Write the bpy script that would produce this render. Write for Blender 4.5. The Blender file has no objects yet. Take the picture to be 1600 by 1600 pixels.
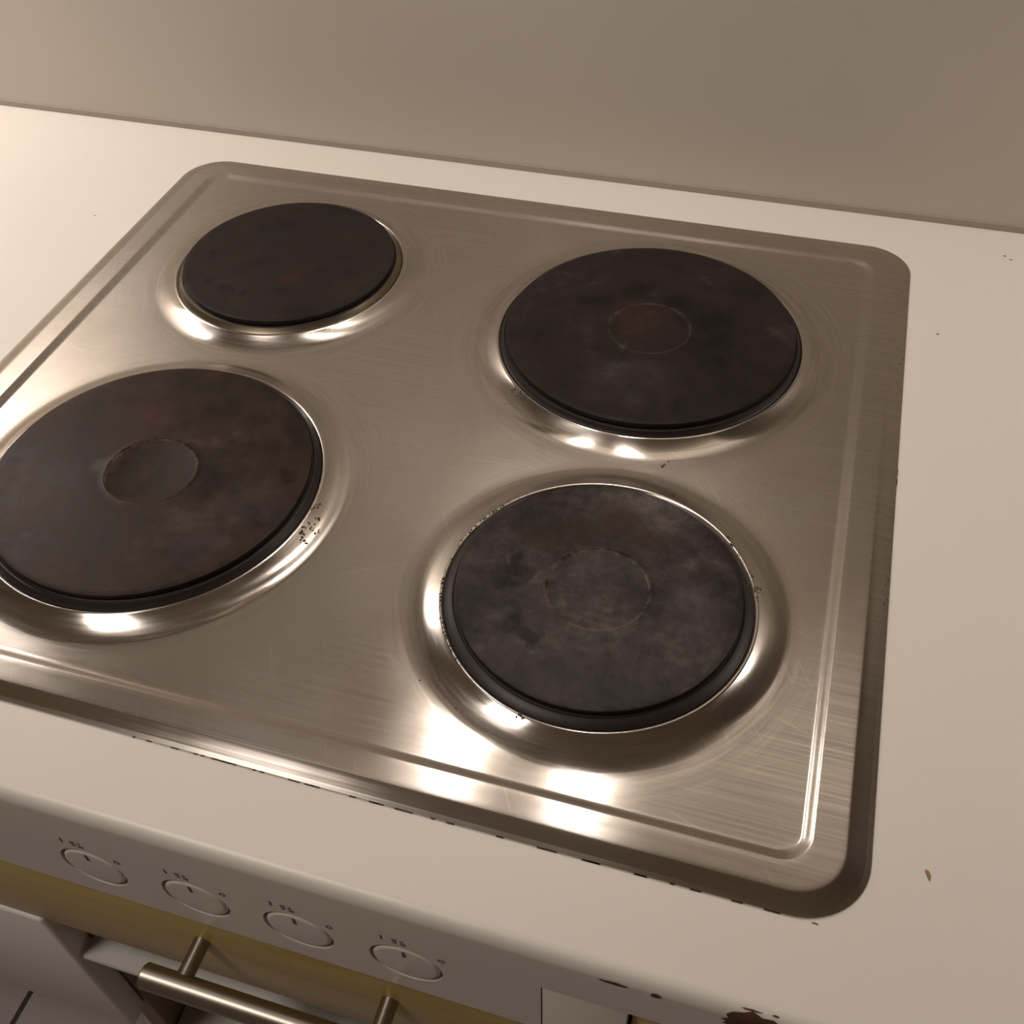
import bpy, bmesh, math, random
from mathutils import Matrix, Vector
random.seed(7)
sc = bpy.context.scene
COL = sc.collection
PI = math.pi

# ------------------------------------------------------------------ camera
cd = bpy.data.cameras.new('camera'); cam = bpy.data.objects.new('camera', cd); COL.objects.link(cam)
cd.sensor_width = 36; cd.lens = 36*1629.84/1600; cd.shift_x = 17.4/1600; cd.shift_y = 0.77/1600
cd.clip_start = 0.01
Rr = [(0.95629558, 0.29085417, -0.03004368), (0.19294954, -0.70490082, -0.68255792), (-0.21970263, 0.6469302, -0.73021371)]
m = Matrix(((Rr[0][0], -Rr[1][0], -Rr[2][0], 0.20720374),
            (Rr[0][1], -Rr[1][1], -Rr[2][1], -0.45503077),
            (Rr[0][2], -Rr[1][2], -Rr[2][2], 0.43200142), (0, 0, 0, 1)))
cam.matrix_world = m
sc.camera = cam

# ------------------------------------------------------------------ exposure, world, lights
sc.view_settings.view_transform = 'Standard'; sc.view_settings.look = 'None'
sc.view_settings.gamma = 1; sc.view_settings.use_curve_mapping = False
sc.view_settings.exposure = 0.0
w = bpy.data.worlds.new('world'); sc.world = w; w.use_nodes = True
w.node_tree.nodes['Background'].inputs[0].default_value = (1, .86, .74, 1)
w.node_tree.nodes['Background'].inputs[1].default_value = 0.02

def light(name, typ, loc, energy, col, rot=(0, 0, 0), **kw):
    l = bpy.data.lights.new(name, typ); l.energy = energy; l.color = col
    for k, v in kw.items(): setattr(l, k, v)
    o = bpy.data.objects.new(name, l); COL.objects.link(o); o.location = loc; o.rotation_euler = rot
    return o
WARM = (1, .902, .84)
# under-cabinet lamp further along the wall to the left, ceiling lamp in the room
light('wall_side_light', 'AREA', (-.82, .19, .50), 3.7, WARM, (0, 0, 0), shape='RECTANGLE', size=.5, size_y=.06)
light('wall_side_light', 'AREA', (1.0, .16, .50), 2.8, WARM, (0, 0, 0), shape='RECTANGLE', size=.5, size_y=.06)  # strip light added on the right to brighten that end of the worktop
light('ceiling_lamp_light', 'AREA', (-.6, -.74, 1.50), 11.5, WARM, (0, 0, 0), shape='DISK', size=.38)
for sx in (-.050, .095):
    light('hood_lamp_light', 'AREA', (sx, .118, .598), .30, WARM, (0, 0, 0), shape='RECTANGLE', size=.04, size_y=.07, spread=math.radians(150))

# ------------------------------------------------------------------ helpers
def N(nt, t, **kw):
    n = nt.nodes.new(t)
    for k, v in kw.items(): setattr(n, k, v)
    return n
def mat(name, col, rough=.5, metal=0, spec=.5, emit=None):
    ma = bpy.data.materials.new(name); ma.use_nodes = True
    b = ma.node_tree.nodes['Principled BSDF']
    b.inputs['Base Color'].default_value = (*col, 1); b.inputs['Roughness'].default_value = rough
    b.inputs['Metallic'].default_value = metal; b.inputs['Specular IOR Level'].default_value = spec
    if emit:
        b.inputs['Emission Color'].default_value = (*emit[:3], 1); b.inputs['Emission Strength'].default_value = emit[3]
    return ma, ma.node_tree, b
def coords(nt, scale=(1, 1, 1), loc=(0, 0, 0), kind='Object'):
    tc = N(nt, 'ShaderNodeTexCoord'); mp = N(nt, 'ShaderNodeMapping')
    mp.inputs['Scale'].default_value = scale; mp.inputs['Location'].default_value = loc
    nt.links.new(tc.outputs[kind], mp.inputs['Vector']); return mp.outputs[0]
def noise(nt, vec, scale, detail=3, rough=.5, dist=0):
    n = N(nt, 'ShaderNodeTexNoise'); n.inputs['Scale'].default_value = scale; n.inputs['Detail'].default_value = detail
    n.inputs['Roughness'].default_value = rough; n.inputs['Distortion'].default_value = dist
    nt.links.new(vec, n.inputs['Vector']); return n.outputs['Fac']
def ramp(nt, fac, stops):
    r = N(nt, 'ShaderNodeValToRGB'); el = r.color_ramp.elements
    while len(el) < len(stops): el.new(.5)
    for e, (p, c) in zip(el, stops): e.position = p; e.color = (*c, 1)
    nt.links.new(fac, r.inputs[0]); return r.outputs[0]
def mrange(nt, fac, a, b, c, d):
    r = N(nt, 'ShaderNodeMapRange'); r.inputs[1].default_value = a; r.inputs[2].default_value = b
    r.inputs[3].default_value = c; r.inputs[4].default_value = d; nt.links.new(fac, r.inputs[0]); return r.outputs[0]
def mth(nt, op, a, b=None, c=None):
    r = N(nt, 'ShaderNodeMath', operation=op)
    for i, v in enumerate((a, b, c)):
        if v is None: continue
        if isinstance(v, (int, float)): r.inputs[i].default_value = v
        else: nt.links.new(v, r.inputs[i])
    return r.outputs[0]
def bump(nt, b, h, strength, dist=.001, prev=None):
    n = N(nt, 'ShaderNodeBump'); n.inputs['Strength'].default_value = strength; n.inputs['Distance'].default_value = dist
    nt.links.new(h, n.inputs['Height'])
    if prev: nt.links.new(prev, n.inputs['Normal'])
    nt.links.new(n.outputs[0], b.inputs['Normal']); return n.outputs[0]

def obj(name, bm, ma, parent=None, smooth=True, loc=None, sharp=40):
    me = bpy.data.meshes.new(name); bm.normal_update()
    for f in bm.faces: f.smooth = smooth
    if smooth:
        for e in bm.edges:
            if len(e.link_faces) == 2 and e.calc_face_angle(0) > math.radians(sharp): e.smooth = False
    bm.to_mesh(me); bm.free()
    o = bpy.data.objects.new(name, me); COL.objects.link(o); me.materials.append(ma)
    if parent: o.parent = parent
    if loc: o.location = loc
    return o
def tag(o, label=None, cat=None, group=None, kind=None):
    for k, v in (('label', label), ('category', cat), ('group', group), ('kind', kind)):
        if v: o[k] = v
    return o
def empty(name, loc):
    o = bpy.data.objects.new(name, None); COL.objects.link(o); o.location = loc; o.empty_display_size = .05; return o
def box(bm, x0, x1, y0, y1, z0, z1, bev=0, seg=2):
    r = bmesh.ops.create_cube(bm, size=1)
    for v in r['verts']:
        v.co = Vector(((x0+x1)/2+v.co.x*(x1-x0), (y0+y1)/2+v.co.y*(y1-y0), (z0+z1)/2+v.co.z*(z1-z0)))
    if bev:
        es = list({e for v in r['verts'] for e in v.link_edges})
        bmesh.ops.bevel(bm, geom=es, offset=bev, segments=seg, affect='EDGES', profile=.5)
    return bm
def cyl(bm, p0, p1, r, n=32, bev=0):
    p0, p1 = Vector(p0), Vector(p1); d = p1-p0; L = d.length
    q = d.to_track_quat('Z', 'Y').to_matrix().to_4x4()
    prof = [(0, 0), (r-bev, 0), (r, bev), (r, L-bev), (r-bev, L), (0, L)] if bev else [(0, 0), (r, 0), (r, L), (0, L)]
    lathe(bm, prof, n, Matrix.Translation(p0) @ q)
def lathe(bm, prof, n=96, M=Matrix(), close=False):
    rings = []
    for (r, z) in prof:
        if r < 1e-7: rings.append([bm.verts.new(M @ Vector((0, 0, z)))])
        else: rings.append([bm.verts.new(M @ Vector((r*math.cos(2*PI*i/n), r*math.sin(2*PI*i/n), z))) for i in range(n)])
    pairs = list(zip(rings, rings[1:])) + ([(rings[-1], rings[0])] if close else [])
    for a, b in pairs:
        for i in range(n):
            j = (i+1) % n
            if len(a) == 1 and len(b) == 1: continue
            if len(a) == 1: bm.faces.new((a[0], b[i], b[j]))
            elif len(b) == 1: bm.faces.new((a[i], a[j], b[0]))
            else: bm.faces.new((a[i], a[j], b[j], b[i]))
    bmesh.ops.recalc_face_normals(bm, faces=bm.faces)

# ------------------------------------------------------------------ materials
def paint(name, col, rough=.35, spec=.5, specks=True):
    ma, nt, b = mat(name, col, rough, spec=spec)
    c = coords(nt)
    n1 = noise(nt, c, 3, 4)
    lo = tuple(x*.96 for x in col)
    rgb = ramp(nt, n1, [(.3, lo), (.7, col)])
    nt.links.new(rgb, b.inputs['Base Color'])
    n2 = noise(nt, c, 60, 3)
    nt.links.new(mrange(nt, n1, .3, .7, rough-.05, rough+.05), b.inputs['Roughness'])
    bump(nt, b, n2, .08, .0006)
    return ma
M_WORK = paint('worktop_paint', (.74, .692, .625), .38)
M_WALL = paint('wall_paint', (.50, .452, .388), .55)
M_PANEL = M_WORK
M_CAB = paint('cabinet_paint', (.86, .84, .80), .45)
M_SHELF = paint('shelf_laminate', (.50, .47, .42), .5)
M_ROOM = paint('room_wall_paint', (.55, .48, .38), .8)
M_TRIM = paint('sealant', (.34, .29, .235), .7)
M_KNOB = paint('knob_plastic', (.72, .68, .61), .35)
M_BROWN = mat('brown_laminate', (.20, .125, .085), .5)[0]
M_INK = mat('black_print', (.10, .085, .07), .6)[0]
M_GAP = mat('recess_dark', (.03, .028, .025), .7)[0]
M_RES = mat('burnt_residue', (.035, .018, .010), .55)[0]
M_CHIP = mat('bare_chipboard', (.085, .035, .018), .8)[0]

ma, nt, b = mat('yellow_pine_lacquer', (.4, .25, .08), .28); M_YEL = ma; b.inputs['Specular IOR Level'].default_value = .3
c = coords(nt, (2.2, 1, 16))
g = noise(nt, c, 2.0, 5, .6, 1.2)
nt.links.new(ramp(nt, g, [(.35, (.54, .38, .13)), (.5, (.57, .41, .15)), (.68, (.50, .34, .11))]), b.inputs['Base Color'])

ma, nt, b = mat('floor_tile', (.32, .29, .26), .45); M_FLOOR = ma
c = coords(nt)
br = N(nt, 'ShaderNodeTexBrick'); br.offset = 0; br.inputs['Scale'].default_value = 1
br.inputs['Brick Width'].default_value = .6; br.inputs['Row Height'].default_value = .6; br.inputs['Mortar Size'].default_value = .0035
br.inputs['Mortar Smooth'].default_value = .1
br.inputs['Color1'].default_value = (.42, .38, .36, 1); br.inputs['Color2'].default_value = (.40, .36, .34, 1)
br.inputs['Mortar'].default_value = (.04, .03, .025, 1)
nt.links.new(coords(nt, loc=(.5110, .05, 0)), br.inputs['Vector'])
nt.links.new(br.outputs['Color'], b.inputs['Base Color'])

# brushed stainless steel: straight brushing along x plus circular polishing marks round the plates
PL = {'FR': (.1441, -.1190, .0742), 'FL': (-.1271, -.1027, .0936), 'BL': (-.1418, .1204, .0763), 'BR': (.1262, .1044, .0946)}
def steel(name, col, rough, swirl=True, aniso=.8):
    ma, nt, b = mat(name, col, rough, 1)
    c = coords(nt)
    st = noise(nt, coords(nt, (5, 380, 1)), 1, 4, .6)
    fine = noise(nt, coords(nt, (12, 1000, 1)), 1, 2, .5)
    h = mth(nt, 'ADD', mth(nt, 'MULTIPLY', st, .6), mth(nt, 'MULTIPLY', fine, .4))
    if swirl:
        sx = N(nt, 'ShaderNodeSeparateXYZ'); nt.links.new(c, sx.inputs[0])
        for k in PL:
            cx, cy, R = PL[k]
            dx = mth(nt, 'SUBTRACT', sx.outputs[0], cx); dy = mth(nt, 'SUBTRACT', sx.outputs[1], cy)
            r = mth(nt, 'SQRT', mth(nt, 'ADD', mth(nt, 'MULTIPLY', dx, dx), mth(nt, 'MULTIPLY', dy, dy)))
            a = mth(nt, 'ARCTAN2', dy, dx)
            cb = N(nt, 'ShaderNodeCombineXYZ')
            nt.links.new(mth(nt, 'MULTIPLY', r, 480), cb.inputs[0]); nt.links.new(mth(nt, 'MULTIPLY', a, 2.6), cb.inputs[1])
            cb.inputs[2].default_value = cx*50
            pn = noise(nt, cb.outputs[0], 1, 4, .6, .3)
            mask = mrange(nt, r, R+.022, R+.05, 1, 0)
            h = mth(nt, 'ADD', mth(nt, 'MULTIPLY', h, mth(nt, 'SUBTRACT', 1, mask)), mth(nt, 'MULTIPLY', pn, mask))
    big = noise(nt, c, 7, 3, .5)
    polish = None
    if swirl:
        for k in PL:
            cx, cy, R = PL[k]
            d_ = N(nt, 'ShaderNodeVectorMath', operation='DISTANCE'); fl = N(nt, 'ShaderNodeVectorMath', operation='MULTIPLY'); nt.links.new(c, fl.inputs[0]); fl.inputs[1].default_value = (1, 1, 0)
            nt.links.new(fl.outputs[0], d_.inputs[0]); d_.inputs[1].default_value = (cx, cy, 0)
            v_ = mrange(nt, d_.outputs['Value'], R+.018, R+.032, 1, 0)
            polish = v_ if polish is None else mth(nt, 'MAXIMUM', polish, v_)
    rr = mth(nt, 'ADD', mrange(nt, big, .3, .7, rough-.03, rough+.05), mrange(nt, h, .3, .7, .05, -.04))
    if polish:
        sz = N(nt, 'ShaderNodeSeparateXYZ'); nt.links.new(c, sz.inputs[0])
        zz_ = mth(nt, 'MULTIPLY', mth(nt, 'GREATER_THAN', sz.outputs[2], -.00172), mth(nt, 'LESS_THAN', sz.outputs[2], -.00006))
        polish = mth(nt, 'MAXIMUM', polish, mth(nt, 'MULTIPLY', zz_, 1.4))
    if polish: rr = mth(nt, 'SUBTRACT', rr, mth(nt, 'MULTIPLY', polish, .05))
    nt.links.new(rr, b.inputs['Roughness'])
    d = tuple(x*.80 for x in col); base = ramp(nt, h, [(.32, d), (.68, tuple(x*1.06 for x in col))])
    if swirl:   # fine scratches running diagonally
        for ang, sc_, th in ((1.05, (14, 620, 1), .66), (-.5, (11, 700, 1), .68), (.35, (16, 560, 1), .68)):
            tc = N(nt, 'ShaderNodeTexCoord'); mp = N(nt, 'ShaderNodeMapping'); mp.inputs['Rotation'].default_value = (0, 0, ang); nt.links.new(tc.outputs['Object'], mp.inputs['Vector'])
            mp2 = N(nt, 'ShaderNodeMapping'); mp2.inputs['Scale'].default_value = sc_; nt.links.new(mp.outputs[0], mp2.inputs['Vector'])
            v = mrange(nt, noise(nt, mp2.outputs[0], 1, 2, .5), th, th+.05, 0, .28)
            mx = N(nt, 'ShaderNodeMix', data_type='RGBA'); nt.links.new(v, mx.inputs[0]); nt.links.new(base, mx.inputs[6]); mx.inputs[7].default_value = (.80, .75, .68, 1); base = mx.outputs[2]
    nt.links.new(base, b.inputs['Base Color'])
    p = bump(nt, b, big, .22, .004)
    bump(nt, b, h, .03, .0002, p)
    if aniso:
        b.inputs['Anisotropic'].default_value = aniso
        t = N(nt, 'ShaderNodeCombineXYZ'); t.inputs[1].default_value = 1
        nt.links.new(t.outputs[0], b.inputs['Tangent'])
    return ma
M_STEEL = steel('brushed_steel', (.55, .50, .45), .21)
M_RING = steel('ring_steel', (.24, .20, .145), .28, False, 0)
M_HANDLE = steel('handle_steel', (.36, .32, .27), .36, False, 0)
M_HOOD = mat('hood_steel', (.40, .36, .31), .45, .6)[0]

def iron(name, dark, light_, tint, seed, spots, ring):
    ma, nt, b = mat(name, dark, .50, 0, .15)
    c0 = coords(nt); c = coords(nt, loc=(seed, seed*2, 0))
    n1 = noise(nt, c, 14, 6, .62, .6); n2 = noise(nt, c, 55, 5, .7); n3 = noise(nt, c, 160, 4, .7)
    s_ = mth(nt, 'ADD', mth(nt, 'ADD', mth(nt, 'MULTIPLY', n1, .5), mth(nt, 'MULTIPLY', n2, .33)), mth(nt, 'MULTIPLY', n3, .17))
    colr = ramp(nt, s_, [(.36, tuple(x*.45 for x in dark)), (.46, dark), (.54, tint), (.64, light_)])
    # distorted position so that the stains get ragged outlines
    nz = N(nt, 'ShaderNodeTexNoise'); nz.inputs['Scale'].default_value = 45; nz.inputs['Detail'].default_value = 4; nt.links.new(c, nz.inputs['Vector'])
    sub = N(nt, 'ShaderNodeVectorMath', operation='SUBTRACT'); nt.links.new(nz.outputs['Color'], sub.inputs[0]); sub.inputs[1].default_value = (.5, .5, .5)
    scl = N(nt, 'ShaderNodeVectorMath', operation='SCALE'); nt.links.new(sub.outputs[0], scl.inputs[0]); scl.inputs['Scale'].default_value = .034
    pos = N(nt, 'ShaderNodeVectorMath', operation='ADD'); nt.links.new(c0, pos.inputs[0]); nt.links.new(scl.outputs[0], pos.inputs[1])
    flat = N(nt, 'ShaderNodeVectorMath', operation='MULTIPLY'); nt.links.new(pos.outputs[0], flat.inputs[0]); flat.inputs[1].default_value = (1, 1, 0)
    groups = {}
    for (x, y, rad, kind) in spots:
        d = N(nt, 'ShaderNodeVectorMath', operation='DISTANCE'); nt.links.new(flat.outputs[0], d.inputs[0]); d.inputs[1].default_value = (x, y, 0)
        v = mrange(nt, d.outputs['Value'], rad*.45, rad*1.15, 1, 0)
        groups[kind] = mth(nt, 'MAXIMUM', groups[kind], v) if kind in groups else v
    for kind, (cc, amt) in STK.items():
        if kind in groups:
            mx = N(nt, 'ShaderNodeMix', data_type='RGBA'); nt.links.new(mth(nt, 'MULTIPLY', mth(nt, 'MULTIPLY', groups[kind], amt), mrange(nt, n2, .35, .6, .35, 1)), mx.inputs[0])
            nt.links.new(colr, mx.inputs[6]); mx.inputs[7].default_value = (*cc, 1); colr = mx.outputs[2]
    if ring:   # worn pale line round the central dish
        ln = N(nt, 'ShaderNodeVectorMath', operation='LENGTH'); nt.links.new(c0, ln.inputs[0])
        dd = mth(nt, 'ABSOLUTE', mth(nt, 'SUBTRACT', ln.outputs['Value'], .0285))
        v = mth(nt, 'MULTIPLY', mrange(nt, dd, .0002, .0014, 1, 0), mrange(nt, n3, .38, .6, 0, ring))
        mx = N(nt, 'ShaderNodeMix', data_type='RGBA'); nt.links.new(v, mx.inputs[0]); nt.links.new(colr, mx.inputs[6]); mx.inputs[7].default_value = (.16, .12, .09, 1); colr = mx.outputs[2]
    nt.links.new(colr, b.inputs['Base Color'])
    nt.links.new(mrange(nt, s_, .35, .65, .36, .56), b.inputs['Roughness'])
    bump(nt, b, n2, .15, .0008)
    return ma
STK = {'dark': ((.007, .004, .003), .9), 'red': ((.048, .016, .011), .42), 'pale': ((.085, .072, .060), .55), 'grey': ((.050, .042, .044), .4), 'brown': ((.030, .019, .010), .8)}
M_IRON = {
 'FR': iron('cast_iron_grey', (.024, .018, .017), (.105, .088, .083), (.050, .039, .036), 3.1,
   [(-.035, -.038, .010, 'dark'), (-.024, -.0415, .007, 'dark'), (-.0426, .0056, .008, 'dark'), (-.048, -.005, .009, 'dark'), (-.0106, .0031, .009, 'grey'), (-.0033, -.0059, .011, 'grey'),
    (-.036, .0262, .013, 'brown'), (.002, .0463, .016, 'brown'), (-.015, .038, .014, 'brown'), (.022, .040, .012, 'brown'), (.0, -.012, .005, 'pale'), (-.0446, .0095, .0028, 'pale'), (.0078, -.067, .0016, 'dark'),
    (.050, .0, .022, 'grey'), (-.004, -.055, .018, 'grey'), (.035, -.045, .02, 'grey'), (.017, -.0375, .002, 'pale'), (.026, -.0373, .0014, 'pale'), (.035, -.0372, .0012, 'pale'), (.043, -.0371, .001, 'pale'), (.013, -.010, .003, 'pale')], .8),
 'FL': iron('cast_iron_brown', (.019, .011, .008), (.058, .038, .028), (.032, .016, .011), 1.7,
   [(.0500, .0755, .006, 'dark'), (.0600, .0670, .009, 'dark'), (.0690, .0570, .010, 'dark'), (.0765, .0470, .008, 'dark'), (-.031, .0531, .006, 'dark'), (.0810, .0190, .006, 'dark'), (.0835, -.0170, .0035, 'dark'),
    (.0331, .0323, .003, 'dark'), (.0392, -.0059, .003, 'dark'), (-.081, -.0099, .004, 'dark'), (-.0287, .0116, .02, 'red'), (-.055, -.030, .028, 'red'), (-.030, .045, .03, 'red'), (.070, -.010, .022, 'grey'), (.055, -.040, .02, 'grey'), (-.032, .0, .007, 'pale')], .55),
 'BL': iron('cast_iron_small', (.017, .012, .010), (.026, .019, .016), (.020, .014, .012), 8.3,
   [(-.031, -.0468, .005, 'dark'), (-.0226, -.0486, .004, 'dark'), (-.0391, -.0409, .004, 'dark'), (-.0098, -.0493, .005, 'dark'), (-.0568, -.0122, .004, 'dark'), (.0161, -.0387, .004, 'dark'), (.0103, -.0242, .008, 'red')], 0),
 'BR': iron('cast_iron_black', (.016, .011, .010), (.045, .034, .030), (.020, .014, .013), 5.9,
   [(-.0414, .0201, .012, 'dark'), (-.0143, .0386, .012, 'dark'), (.0143, .029, .012, 'dark'), (.0373, .0183, .013, 'dark'), (.0485, -.0001, .010, 'dark'), (.0515, -.0198, .009, 'dark'), (-.0079, -.0321, .007, 'dark'), (-.0208, -.0307, .009, 'dark'),
    (-.0076, .0066, .022, 'red'), (-.012, -.0235, .005, 'pale'), (-.0356, -.0221, .006, 'grey'), (-.045, -.008, .012, 'grey'), (.0, -.055, .03, 'grey')], .2)}
M_IRONSIDE = mat('cast_iron_edge', (.010, .006, .005), .5, 0, .25)[0]

# ------------------------------------------------------------------ structure
def struct(name, bm, ma): o = obj(name, bm, ma, smooth=False); o['kind'] = 'structure'; return o
ZF = -.885; ZC = 1.55; YB = .3039
struct('wall_back', box(bmesh.new(), -2.2, 2.2, YB, YB+.1, ZF, ZC), M_WALL)
struct('wall_left', box(bmesh.new(), -2.3, -2.2, -2.6, YB, ZF, ZC), M_ROOM)
struct('wall_right', box(bmesh.new(), 2.2, 2.3, -2.6, YB, ZF, ZC), M_ROOM)
struct('wall_front', box(bmesh.new(), -2.2, 2.2, -2.7, -2.6, ZF, ZC), M_ROOM)
struct('floor', box(bmesh.new(), -2.3, 2.3, -2.7, YB+.1, ZF-.05, ZF), M_FLOOR)
struct('ceiling', box(bmesh.new(), -2.3, 2.3, -2.7, YB+.1, ZC, ZC+.05), M_ROOM)

# ------------------------------------------------------------------ worktop
WZ = -.003; FY = -.3023
HW, HD = .290, .2578      # hob half sizes
def quad_prism_x(bm, prof, x0, x1):
    a = [bm.verts.new((x0, y, z)) for y, z in prof]; b_ = [bm.verts.new((x1, y, z)) for y, z in prof]
    n = len(prof)
    for i in range(n): bm.faces.new((a[i], a[(i+1) % n], b_[(i+1) % n], b_[i]))
    bm.faces.new(a); bm.faces.new(b_[::-1]); bmesh.ops.recalc_face_normals(bm, faces=bm.faces)
bm = bmesh.new(); rr = .007
arc = [(FY+rr-rr*math.sin(t), WZ-rr+rr*math.cos(t)) for t in [PI/2*i/10 for i in range(11)]]
quad_prism_x(bm, [(YB-.0005, WZ)]+arc+[(FY, -.040), (YB-.0005, -.040)], -1.3, 1.5)
wt = obj('worktop', bm, M_WORK, sharp=50)
tag(wt, 'off-white painted worktop with small brown chips on its front edge, around the steel hob', 'worktop')
bm = bmesh.new(); quad_prism_x(bm, [(YB, WZ+.0052), (YB-.0010, WZ+.0050), (YB-.0012, WZ+.0002), (YB, WZ+.0002)], -1.3, 1.5)
sl = obj('trim_1', bm, M_TRIM); sl['kind'] = 'structure'

def blob(bm, cx, cy, rx, ry, ang=0, z=0., h=.0003, n=14, jag=.35, M=None):
    vs = []; ca, sa = math.cos(ang), math.sin(ang)
    for i in range(n):
        t = 2*PI*i/n; k = 1+random.uniform(-jag, jag)
        x, y = rx*k*math.cos(t), ry*k*math.sin(t)
        vs.append((cx+x*ca-y*sa, cy+x*sa+y*ca, z))
    f = M or (lambda p: Vector(p))
    base = [bm.verts.new(f(v)) for v in vs]
    top = [bm.verts.new(f((cx+(v[0]-cx)*.8, cy+(v[1]-cy)*.8, z+h))) for v in vs]
    for i in range(n): bm.faces.new((base[i], base[(i+1) % n], top[(i+1) % n], top[i]))
    bm.faces.new(top)
# chips along the rounded front edge of the worktop (pieces that wrap round it)
EO = .0003
def edgewrap(s):   # arc length from the top, forwards and down
    if s < 0: return (FY+rr+(-s), WZ+EO)
    t = s/rr
    if t < PI/2: return (FY+rr-(rr+EO)*math.sin(t), WZ-rr+(rr+EO)*math.cos(t))
    return (FY-EO, WZ-rr-(s-rr*PI/2))
def edge_chip(bm, x, s, rx, rs, n=22, jag=.18):
    rings = []
    ks = [1+random.uniform(-jag, jag) for _ in range(n)]
    for q in (0, .12, .25, .38, .5, .62, .75, .88, 1):
        ring = []
        for i in range(n):
            t = 2*PI*i/n; X = x+rx*ks[i]*q*math.cos(t); S = s+rs*ks[i]*q*math.sin(t); yz = edgewrap(S)
            ring.append(bm.verts.new((X, *yz)))
            if q == 0: ring = ring*n; break
        rings.append(ring)
    for a, c_ in zip(rings, rings[1:]):
        for i in range(n):
            j = (i+1) % n
            if a is rings[0]: bm.faces.new((a[0], c_[i], c_[j]))
            else: bm.faces.new((a[i], c_[i], c_[j], a[j]))
    bmesh.ops.recalc_face_normals(bm, faces=bm.faces)
for x, s, rx, rs in ((.1945, .0105, .0065, .0011), (.212, .0105, .0022, .0017), (.2520, .0125, .0135, .0075), (.2490, .0038, .0040, .0004), (.2585, .0035, .0014, .0004)):
    bm = bmesh.new(); edge_chip(bm, x, s, rx, rs)
    tag(obj('paint_chip', bm, M_CHIP, wt), 'dark brown chip where the paint is missing')

# ------------------------------------------------------------------ hob pan
hob = empty('electric_hob', (0, 0, WZ))
tag(hob, 'brushed stainless steel electric hob with four dark cast iron plates, set in the off-white worktop', 'hob')
OZ = -WZ
def toob(o): o.location = (0, 0, OZ); return o
def rrect(x0, x1, y0, y1, r, nc=14, ns=24):
    pts = []
    for (cx, cy, a0) in ((x1-r, y1-r, 0), (x0+r, y1-r, PI/2), (x0+r, y0+r, PI), (x1-r, y0+r, 3*PI/2)):
        for i in range(nc+1):
            t = a0+PI/2*i/nc; pts.append((cx+r*math.cos(t), cy+r*math.sin(t)))
    out = []; k = nc+1
    for ci in range(4):
        out += pts[ci*k:(ci+1)*k]
        p, q = pts[(ci+1)*k-1], pts[((ci+1)*k) % len(pts)]
        out += [(p[0]+(q[0]-p[0])*i/ns, p[1]+(q[1]-p[1])*i/ns) for i in range(1, ns)]
    return out
INS = (.0276, .0282, .0252, .0259)     # groove centre insets L R F B
PANZ = -.0018
prof = []      # (inset of each side scaled 0..1 by groove centre, extra mm), z
def loop_at(d):
    # d metres in from the outer edge; the groove centre lies at INS
    L, R, F, B = [d*i/.0265 for i in INS]
    r = max(.0315-d*.72, .010)
    return rrect(-HW+L, HW-R, -HD+F, HD-B, r)
G = .0265
prof = [(0, -.0029), (0, -.0022), (.002, -.0018), (.005, -.0011), (.0078, -.0004), (.0092, -.00012), (.0106, 0), (.0125, 0), (G-.0060, 0), (G-.0036, 0),
        (G-.0030, -.00006), (G-.0024, -.00022), (G-.0016, -.0005), (G-.0006, -.0009), (G+.0004, -.0013), (G+.0012, -.00156), (G+.0020, -.00172), (G+.0028, PANZ), (G+.0040, PANZ), (G+.007, PANZ)]
bm = bmesh.new()
loops = [[bm.verts.new((x, y, z)) for x, y in loop_at(d)] for d, z in prof]
for a, c_ in zip(loops, loops[1:]):
    n = len(a)
    for i in range(n):
        j = (i+1) % n; bm.faces.new((a[i], a[j], c_[j], c_[i]))
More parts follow.
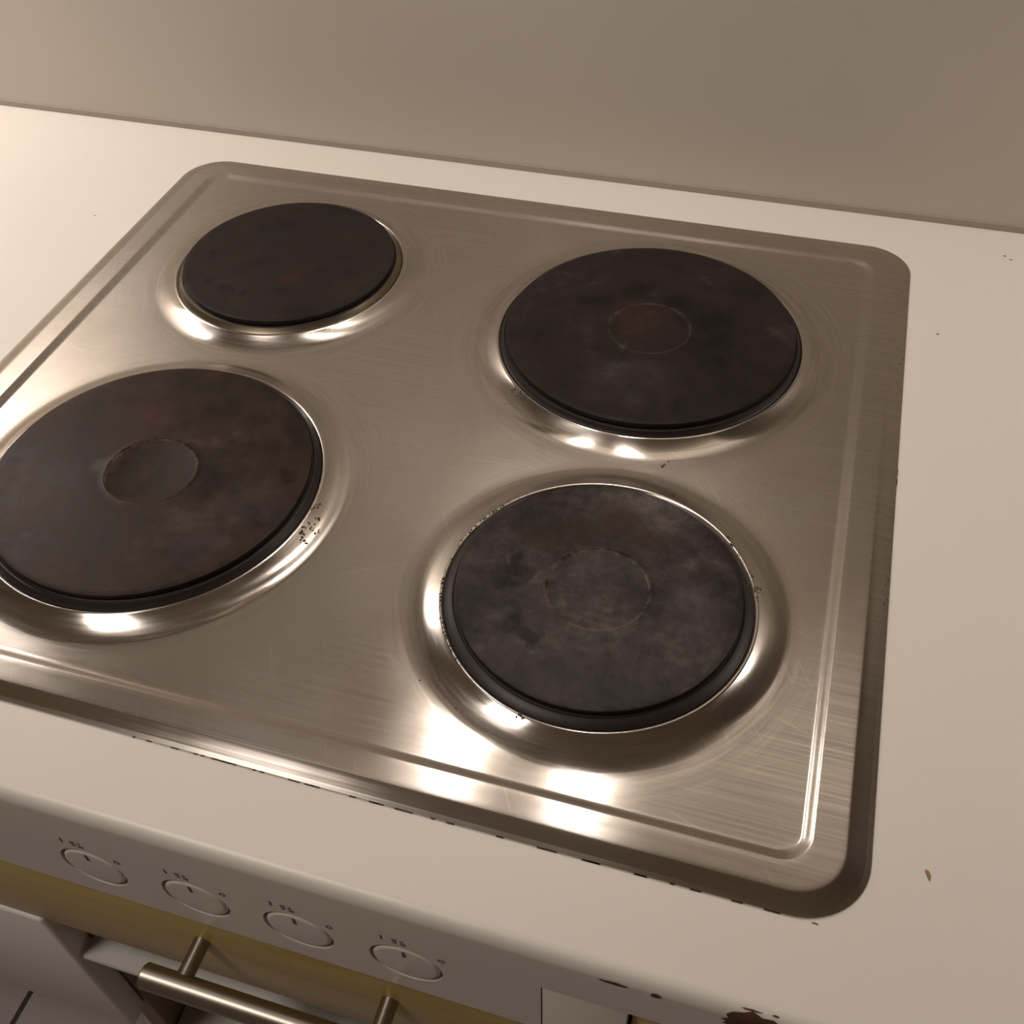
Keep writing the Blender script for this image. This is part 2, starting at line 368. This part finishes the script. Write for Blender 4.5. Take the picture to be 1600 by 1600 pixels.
# inner pan in four cells, one round each plate
inner = loop_at(G+.007)
def inside_poly(x, y):
    c_ = False; n = len(inner)
    for i in range(n):
        x1, y1 = inner[i]; x2, y2 = inner[i-1]
        if (y1 > y) != (y2 > y) and x < (x2-x1)*(y-y1)/(y2-y1)+x1: c_ = not c_
    return c_
CX = 0.
CW = {.0742: .0190, .0936: .0175, .0763: .0155, .0946: .0165}
def collar(R, dr):
    h = .0057; r0 = R+dr; w_ = CW[R]
    def f(r):
        if r <= r0+.0010:
            u = (r0+.0010-r)/.0020; return PANZ+h-.0016*u*u
        q = (r-r0-.0010)/w_
        if q > 1: return PANZ
        return PANZ+h*(1-q)**1.75
    return f, r0
DR = {'FR': .0070, 'FL': .0056, 'BL': .0056, 'BR': .0048}
for k, (cx, cy, R) in PL.items():
    x0, x1 = (CX, 1) if cx > 0 else (-1, CX)
    CY = -.0165 if cx > 0 else .0175
    y0, y1 = (CY, 1) if cy > 0 else (-1, CY)
    f, r0 = collar(R, DR[k])
    cand = [2*PI*i/360 for i in range(360)]
    for px, py in [p for p in inner] + [(CX, CY)]:
        if x0-1e-9 <= px <= x1+1e-9 and y0-1e-9 <= py <= y1+1e-9: cand.append(math.atan2(py-cy, px-cx) % (2*PI))
    xs = [p[0] for p in inner]; ys = [p[1] for p in inner]
    for px, py in ((CX, max(ys)), (CX, min(ys)), (max(xs), CY), (min(xs), CY)):
        if x0-1e-9 <= px <= x1+1e-9 and y0-1e-9 <= py <= y1+1e-9: cand.append(math.atan2(py-cy, px-cx) % (2*PI))
    cand = sorted(cand); angs = [cand[0]]
    for a in cand[1:]:
        if a-angs[-1] > 2e-4: angs.append(a)
    rs = [r0-.0010, r0-.0003, r0+.0005, r0+.0012, r0+.002, r0+.003, r0+.0045, r0+.006, r0+.0075, r0+.009, r0+.0098, r0+.0106, r0+.0114, r0+.0122, r0+.013, r0+.0138, r0+.0146, r0+.0154, r0+.0162, r0+.0172, r0+.019, r0+.0225, r0+.0275]
    cols = []
    for a in angs:
        ca, sa = math.cos(a), math.sin(a)
        t = 10.
        if ca > 1e-9 and x1 < .9: t = min(t, (x1-cx)/ca)
        if ca < -1e-9 and x0 > -.9: t = min(t, (x0-cx)/ca)
        if sa > 1e-9 and y1 < .9: t = min(t, (y1-cy)/sa)
        if sa < -1e-9 and y0 > -.9: t = min(t, (y0-cy)/sa)
        lo, hi = 0, min(t, .6)
        if not inside_poly(cx+ca*(hi-1e-7), cy+sa*(hi-1e-7)):
            for _ in range(40):
                mid = (lo+hi)/2
                if inside_poly(cx+ca*mid, cy+sa*mid): lo = mid
                else: hi = mid
        T = hi; col = []
        lim = T-.0008
        for r in rs:
            q = min(r, r0+.0005+(lim-r0-.0005)*min(1, (r-r0)/.0275)) if lim < r0+.0285 and r > r0+.0005 else r
            fade = 1 if lim > r0+.03 else 1
            zz = f(q)
            col.append(bm.verts.new((cx+ca*q, cy+sa*q, zz)))
        zend = PANZ
        col.append(bm.verts.new((cx+ca*lim, cy+sa*lim, PANZ)) if lim > r0+.0290 else None)
        col.append(bm.verts.new((cx+ca*T, cy+sa*T, PANZ)))
        cols.append([v for v in col if v] if col[-2] else col[:-2]+[col[-3], col[-1]])
    n = len(cols)
    for i in range(n):
        A_, B_ = cols[i], cols[(i+1) % n]
        for q in range(len(A_)-1):
            vs = []
            for v in (A_[q], A_[q+1], B_[q+1], B_[q]):
                if v not in vs: vs.append(v)
            if len(vs) >= 3:
                try: bm.faces.new(vs)
                except ValueError: pass
bmesh.ops.remove_doubles(bm, verts=bm.verts, dist=2e-5)
bm.normal_update()
for f_ in bm.faces:
    if f_.normal.z < 0: f_.normal_flip()
pan = toob(obj('hob_top', bm, M_STEEL, hob, sharp=70))

# ------------------------------------------------------------------ plates
PTOP = .0100
def plate(k):
    cx, cy, R = PL[k]; dr = DR[k]
    bm = bmesh.new(); z = PTOP; rd = .0270 if k != 'BL' else .0230
    dep = .0011 if k in ('FR', 'FL') else (.0005 if k == 'BR' else .00015)
    prof = [(0, z-dep), (rd-.0014, z-dep), (rd-.0006, z-dep*.8), (rd, z-dep*.3), (rd+.0004, z+.0002*(dep > .001)), (rd+.0014, z), (rd+.004, z),
            (R-.004, z), (R-.0008, z), (R-.0002, z-.0002), (R, z-.0007)]
    lathe(bm, prof, 160)
    p = obj('hot_plate', bm, M_IRON[k], hob, loc=(cx, cy, OZ), sharp=35)
    bm = bmesh.new()
    lathe(bm, [(R, z-.0007), (R, z-.0030), (R-.0010, z-.0034), (R-.0010, z-.0040), (R+.0012, z-.0044), (R+.0018, z-.0050), (R+.0010, z-.0062), (R-.004, z-.007)], 160)
    obj('plate_edge', bm, M_IRONSIDE, p, sharp=35)
    bm = bmesh.new()
    lathe(bm, [(R+.0002, z-.0046), (R+.0012, z-.0040), (R+.0020, z-.0041), (R+dr-.0016, z-.0064), (R+dr-.0009, z-.0070), (R+dr-.0009, z-.0095), (R, z-.0095)], 160)
    obj('trim_ring', bm, M_RING if k == 'BL' else M_RINGD, p, sharp=35)
    return p
M_RINGD = mat('scorched_ring', (.018, .011, .009), .45, .25)[0]
plates = {}
LAB = {'FR': 'grey-tinged front right plate, clearly dished in the middle', 'FL': 'large rust-tinged front left plate', 'BL': 'small plain back left plate with a bright steel ring',
       'BR': 'large blackened back right plate'}
for k in PL:
    plates[k] = plate(k); plates[k]['label'] = LAB[k]

# burnt-on crumbs round the plates
SP = [(-0.0221, -0.1143, 9), (-0.0256, -0.0995, 4), (-0.0242, -0.0954, 3), (-0.0219, -0.1227, 5), (-0.0256, -0.1188, 4), (-0.0208, -0.1059, 3), (0.0591, 0.0253, 5), (0.0631, 0.0232, 5), (0.055, 0.0293, 4), (0.1582, -0.009, 3), (0.1605, -0.005, 2), (0.1687, -0.0349, 4), (0.1659, -0.0277, 2), (0.071, -0.1905, 2), (0.0937, -0.2013, 2), (0.0806, -0.1882, 2), (0.2252, -0.1523, 2), (0.2003, -0.1924, 2), (0.1589, -0.2084, 2), (0.0526, 0.0191, 2), (0.0965, -0.0109, 2), (0.2045, -0.0604, 3), (0.2235, -0.0922, 4), (0.2198, -0.0843, 3), (0.2887, -0.0785, 2), (0.2887, -0.0652, 1.5), (0.2886, 0.1255, 1.5), (0.1253, -0.1994, 5)]
def surf(x, y):
    for k, (cx, cy, R) in PL.items():
        r = math.hypot(x-cx, y-cy); f, r0 = collar(R, DR[k])
        if r < r0+.03: return f(max(r, r0+.0005)), (cx, cy, r0)
    return (0 if abs(x) > .262 else PANZ), None
bm = bmesh.new()
def crumb(x, y, rad):
    z, c_ = surf(x, y)
    n = 9; a0 = random.random()*6; el = random.uniform(.5, 1)
    vs = []
    for i in range(n):
        t = 2*PI*i/n; k = random.uniform(.6, 1.2)
        px, py = rad*k*math.cos(t), rad*k*el*math.sin(t)
        X, Y = x+px*math.cos(a0)-py*math.sin(a0), y+px*math.sin(a0)+py*math.cos(a0)
        vs.append(bm.verts.new((X, Y, surf(X, Y)[0]-.00005)))
    top = bm.verts.new((x, y, z+.00030))
    for i in range(n): bm.faces.new((vs[i], vs[(i+1) % n], top))
for x, y, r_ in SP:
    if r_ <= 2: crumb(x, y, .00075)
    else:
        for q in range(int(r_*2)):
            a = random.random()*2*PI; d = random.random()*r_*.00055
            crumb(x+d*math.cos(a), y+d*math.sin(a), random.uniform(.0005, .0012))
cx, cy, R = PL['FR']
for q in range(64):        # crust along the left and the upper right of the front right plate
    a = random.uniform(math.radians(140), math.radians(225)) if q < 50 else random.uniform(math.radians(8), math.radians(45))
    rr_ = R+DR['FR']+random.uniform(.0002, .0016); crumb(cx+rr_*math.cos(a), cy+rr_*math.sin(a), random.uniform(.0004, .0012))
bmesh.ops.recalc_face_normals(bm, faces=bm.faces)
tag(toob(obj('burnt_residue', bm, M_RES, hob, smooth=False)), 'dark burnt-on crumbs on the steel beside the plates', kind='stuff')
# dirt line along the hob's edges
bm = bmesh.new()
ol = loop_at(0)
for q in range(len(ol)):
    x, y = ol[q]
    if not (y < -HD+.002 and x > -.06) and not (x > HW-.002 and y < .13 and random.random() < .05): continue
    for t in range(3):
        if random.random() < .75:
            X = x+random.uniform(-.010, .010) if y < -HD+.002 else x+.0001; Y = y-.0001 if y < -HD+.002 else y+random.uniform(-.01, .01)
            if X > HW-.034 and y < -HD+.002: continue
            lx, ly = (random.uniform(.0006, .004), .00028) if y < -HD+.002 else (.00035, random.uniform(.0006, .003))
            box(bm, X-lx, X+lx, Y-ly, Y+ly, -.0032, -.0026)
tag(toob(obj('dirt_line', bm, M_RES, hob, smooth=False)), 'dark grime along the edge of the steel', kind='stuff')
# small marks on the worktop
M_RUST = mat('rusty_mark', (.30, .17, .08), .6)[0]; M_SPECK = mat('brown_speck', (.16, .11, .08), .6)[0]
for (x, y, rx, ry, a, ma_, lb) in ((.3133, -.2235, .0011, .0032, .35, M_RUST, 'rust-coloured smear'), (.3098, .1629, .0010, .0010, 0, M_SPECK, 'small brown speck'), (.3541, .2694, .0012, .0009, 0, M_SPECK, 'small brown speck'),
        (.3580, .2655, .0014, .0009, 0, M_SPECK, 'small brown speck'), (-.3291, .1543, .0012, .0006, 0, M_SPECK, 'small brown speck'), (.2695, -.258, .0016, .0006, 0, M_SPECK, 'small brown speck')):
    bm = bmesh.new(); blob(bm, x, y, rx, ry, a, WZ-.0001, .00018); bmesh.ops.recalc_face_normals(bm, faces=bm.faces)
    tag(obj('stain', bm, ma_, wt, smooth=False), lb)

# ------------------------------------------------------------------ control panel with four push-in knobs
cp = empty('control_panel', (0, FY, -.098))
tag(cp, 'white control panel with four round flush knobs, on the front below the hob', 'control panel')
KX = (-.0668, -.0100, .0446, .0992); KZ = -.0625; KR = .0182
PX0, PX1, PZ0, PZ1 = -.62, .1640, -.0965, -.0400
bm = bmesh.new()
cuts = [PX0]+[(a+b_)/2 for a, b_ in zip(KX, KX[1:])]+[PX1]
cuts = [PX0, KX[0]-.0275]+[(a+b_)/2 for a, b_ in zip(KX, KX[1:])]+[KX[3]+.0275, PX1]
def P(x, z, y=0): return (x, y, z+.098)
for i in (0, 5):
    x0, x1 = cuts[i], cuts[i+1]
    bm.faces.new([bm.verts.new(P(*q)) for q in ((x0, PZ0), (x1, PZ0), (x1, PZ1), (x0, PZ1))])
for i, kx in enumerate(KX):
    x0, x1 = cuts[i+1], cuts[i+2]
    angs = sorted([2*PI*j/64 for j in range(64)]+[math.atan2(z-KZ, x-kx) % (2*PI) for x in (x0, x1) for z in (PZ0, PZ1)])
    oc, ic, dc = [], [], []
    for a in angs:
        ca, sa = math.cos(a), math.sin(a); t = 9
        if ca > 1e-9: t = min(t, (x1-kx)/ca)
        if ca < -1e-9: t = min(t, (x0-kx)/ca)
        if sa > 1e-9: t = min(t, (PZ1-KZ)/sa)
        if sa < -1e-9: t = min(t, (PZ0-KZ)/sa)
        oc.append(bm.verts.new(P(kx+t*ca, KZ+t*sa))); ic.append(bm.verts.new(P(kx+KR*ca, KZ+KR*sa))); dc.append(bm.verts.new(P(kx+KR*ca, KZ+KR*sa, .012)))
    n = len(angs)
    for j in range(n):
        q = (j+1) % n
        bm.faces.new((oc[j], oc[q], ic[q], ic[j])); bm.faces.new((ic[j], ic[q], dc[q], dc[j]))
# bottom return and thickness
b1 = [bm.verts.new(P(*q)) for q in ((PX0, PZ0), (PX1, PZ0), (PX1, PZ0, .016), (PX0, PZ0, .016))]; bm.faces.new(b1)
b1 = [bm.verts.new(P(*q)) for q in ((PX1, PZ0), (PX1, PZ1), (PX1, PZ1, .016), (PX1, PZ0, .016))]; bm.faces.new(b1)
bmesh.ops.remove_doubles(bm, verts=bm.verts, dist=1e-6)
bmesh.ops.recalc_face_normals(bm, faces=bm.faces)
obj('panel_face', bm, M_PANEL, cp, smooth=False)
bm = bmesh.new(); box(bm, PX0, PX1, .0122, .016, PZ0+.0985, PZ1+.0975); obj('panel_backing', bm, M_GAP, cp, smooth=False)
for kx in KX:
    bm = bmesh.new(); M = Matrix.Translation(P(kx, KZ)) @ Matrix.Rotation(PI/2, 4, 'X')
    r = KR-.0017
    lathe(bm, [(0, .0002), (r-.0022, .0002), (r-.0006, 0), (r, -.0007), (r, -.011), (0, -.011)], 56, M)
    kn = obj('knob', bm, M_KNOB, cp, sharp=50)
    bm = bmesh.new(); box(bm, kx-.0007, kx+.0007, -.0005, .0005, .098+KZ+.0085, .098+KZ+.0145); obj('pointer_mark', bm, M_INK, kn, smooth=False)
    bm = bmesh.new()
    # printed symbol above the knob: four plate dots beside a zero stroke
    z0 = .098+KZ+.0232
    box(bm, kx-.0098, kx-.0092, -.0003, .0001, z0, z0+.0042)
    for dx, dz, s in ((-.0032, .0030, .0011), (.0004, .0030, .0008), (-.0032, .0002, .0009), (.0008, 0, .0012)):
        box(bm, kx+dx-s, kx+dx+s, -.0003, .0001, z0+dz-s*.7, z0+dz+s*.7)
    for t in range(8):
        a = 2*PI*t/8; box(bm, kx+.0185+.0014*math.cos(a)-.0003, kx+.0185+.0014*math.cos(a)+.0003, -.0003, .0001, z0-.006+.0014*math.sin(a)-.0003, z0-.006+.0014*math.sin(a)+.0003)
    obj('printed_symbol', bm, M_INK, cp, smooth=False)

# ------------------------------------------------------------------ base cabinets
cab = empty('base_cabinet', (0, .0, ZF))
tag(cab, 'base cabinet under the hob with a glossy yellow wooden drawer above an open shelf', 'cabinet')
def cpart(name, dims, ma, parent, bev=.001, off=None):
    off = off or Vector((0, 0, ZF))
    bm = bmesh.new(); x0, x1, y0, y1, z0, z1 = dims
    box(bm, x0-off.x, x1-off.x, y0-off.y, y1-off.y, z0-off.z, z1-off.z, bev, 2)
    return obj(name, bm, ma, parent, sharp=50)
DRY = FY+.0015
dr = cpart('drawer', (-.62, .1635, DRY, DRY+.019, -.187, -.0975), M_YEL, cab, .0012)
bm = bmesh.new(); HZ_ = -.131; by = DRY-.025
cyl(bm, (-.047, by, HZ_-ZF), (.112, by, HZ_-ZF), .0068, 40, .0008)
for px in (-.0255, .0830): cyl(bm, (px, DRY+.0005, HZ_-ZF), (px, by, HZ_-ZF), .0046, 28)
tag(obj('handle', bm, M_HANDLE, dr, sharp=40), 'brushed metal bar handle on two posts')
cpart('front_panel', (-.62, -.1495, FY, FY+.018, -.388, -.1885), M_CAB, cab, .003)
cpart('side_panel', (-.1665, -.1480, FY+.0182, YB-.01, -.470, -.190), M_BROWN, cab)
cpart('shelf', (-.1478, .1635, -.299, YB-.01, -.258, -.253), M_SHELF, cab, .002)
cpart('bottom_panel', (-.1478, .1635, -.290, YB-.01, -.472, -.454), M_SHELF, cab, .002)
cpart('back_panel', (-.1478, .1635, YB-.009, YB-.003, -.47, -.19), M_BROWN, cab, 0)
cpart('side_panel', (.1642, .2028, FY+.0003, YB-.01, -.72, -.0404), M_PANEL, cab, .0008)
cpart('plinth', (-.62, .2028, -.05, -.03, ZF, -.474), M_CAB, cab, 0)

cab2 = empty('base_cabinet', (.5, 0, ZF))
tag(cab2, 'base cabinet with a yellow wooden door, right of the hob controls', 'cabinet')
o2 = Vector((.5, 0, ZF))
cpart('door', (.2045, .795, FY+.0035, FY+.0205, -.72, -.0415), M_YEL, cab2, .0012, o2)
cpart('body', (.2045, .795, FY+.022, YB-.01, -.72, -.0415), M_CAB, cab2, 0, o2)
cpart('plinth', (.2045, .795, -.24, -.22, ZF, -.72), M_CAB, cab2, 0, o2)

# ------------------------------------------------------------------ range hood (out of the frame, mirrored in the steel)
hd = empty('range_hood', (0, YB, .6))
tag(hd, 'steel range hood with two lamps on the wall above the hob', 'range hood')
bm = bmesh.new(); box(bm, -.20, .48, -.31, -.001, .0, .09, .004); obj('hood_body', bm, M_HOOD, hd)
ma_l = mat('hood_lamp_glow', (.9, .85, .75), .5, emit=(1, .86, .70, 4))[0]
bm = bmesh.new(); box(bm, -.13, .44, .085-YB, .285-YB, -.0008, .0005, .0003); obj('added_glow_sheet', bm, mat('underside_glow', (.9, .85, .75), .5, emit=(1, .88, .76, .75))[0], hd)  # added glowing sheet, stands in for a brightly lit hood underside
for sx in (-.050, .095):
    bm = bmesh.new(); box(bm, sx-.027, sx+.027, .118-YB-.037, .118-YB+.037, -.0012, .0005, .0005); obj('lamp_cover', bm, ma_l, hd)
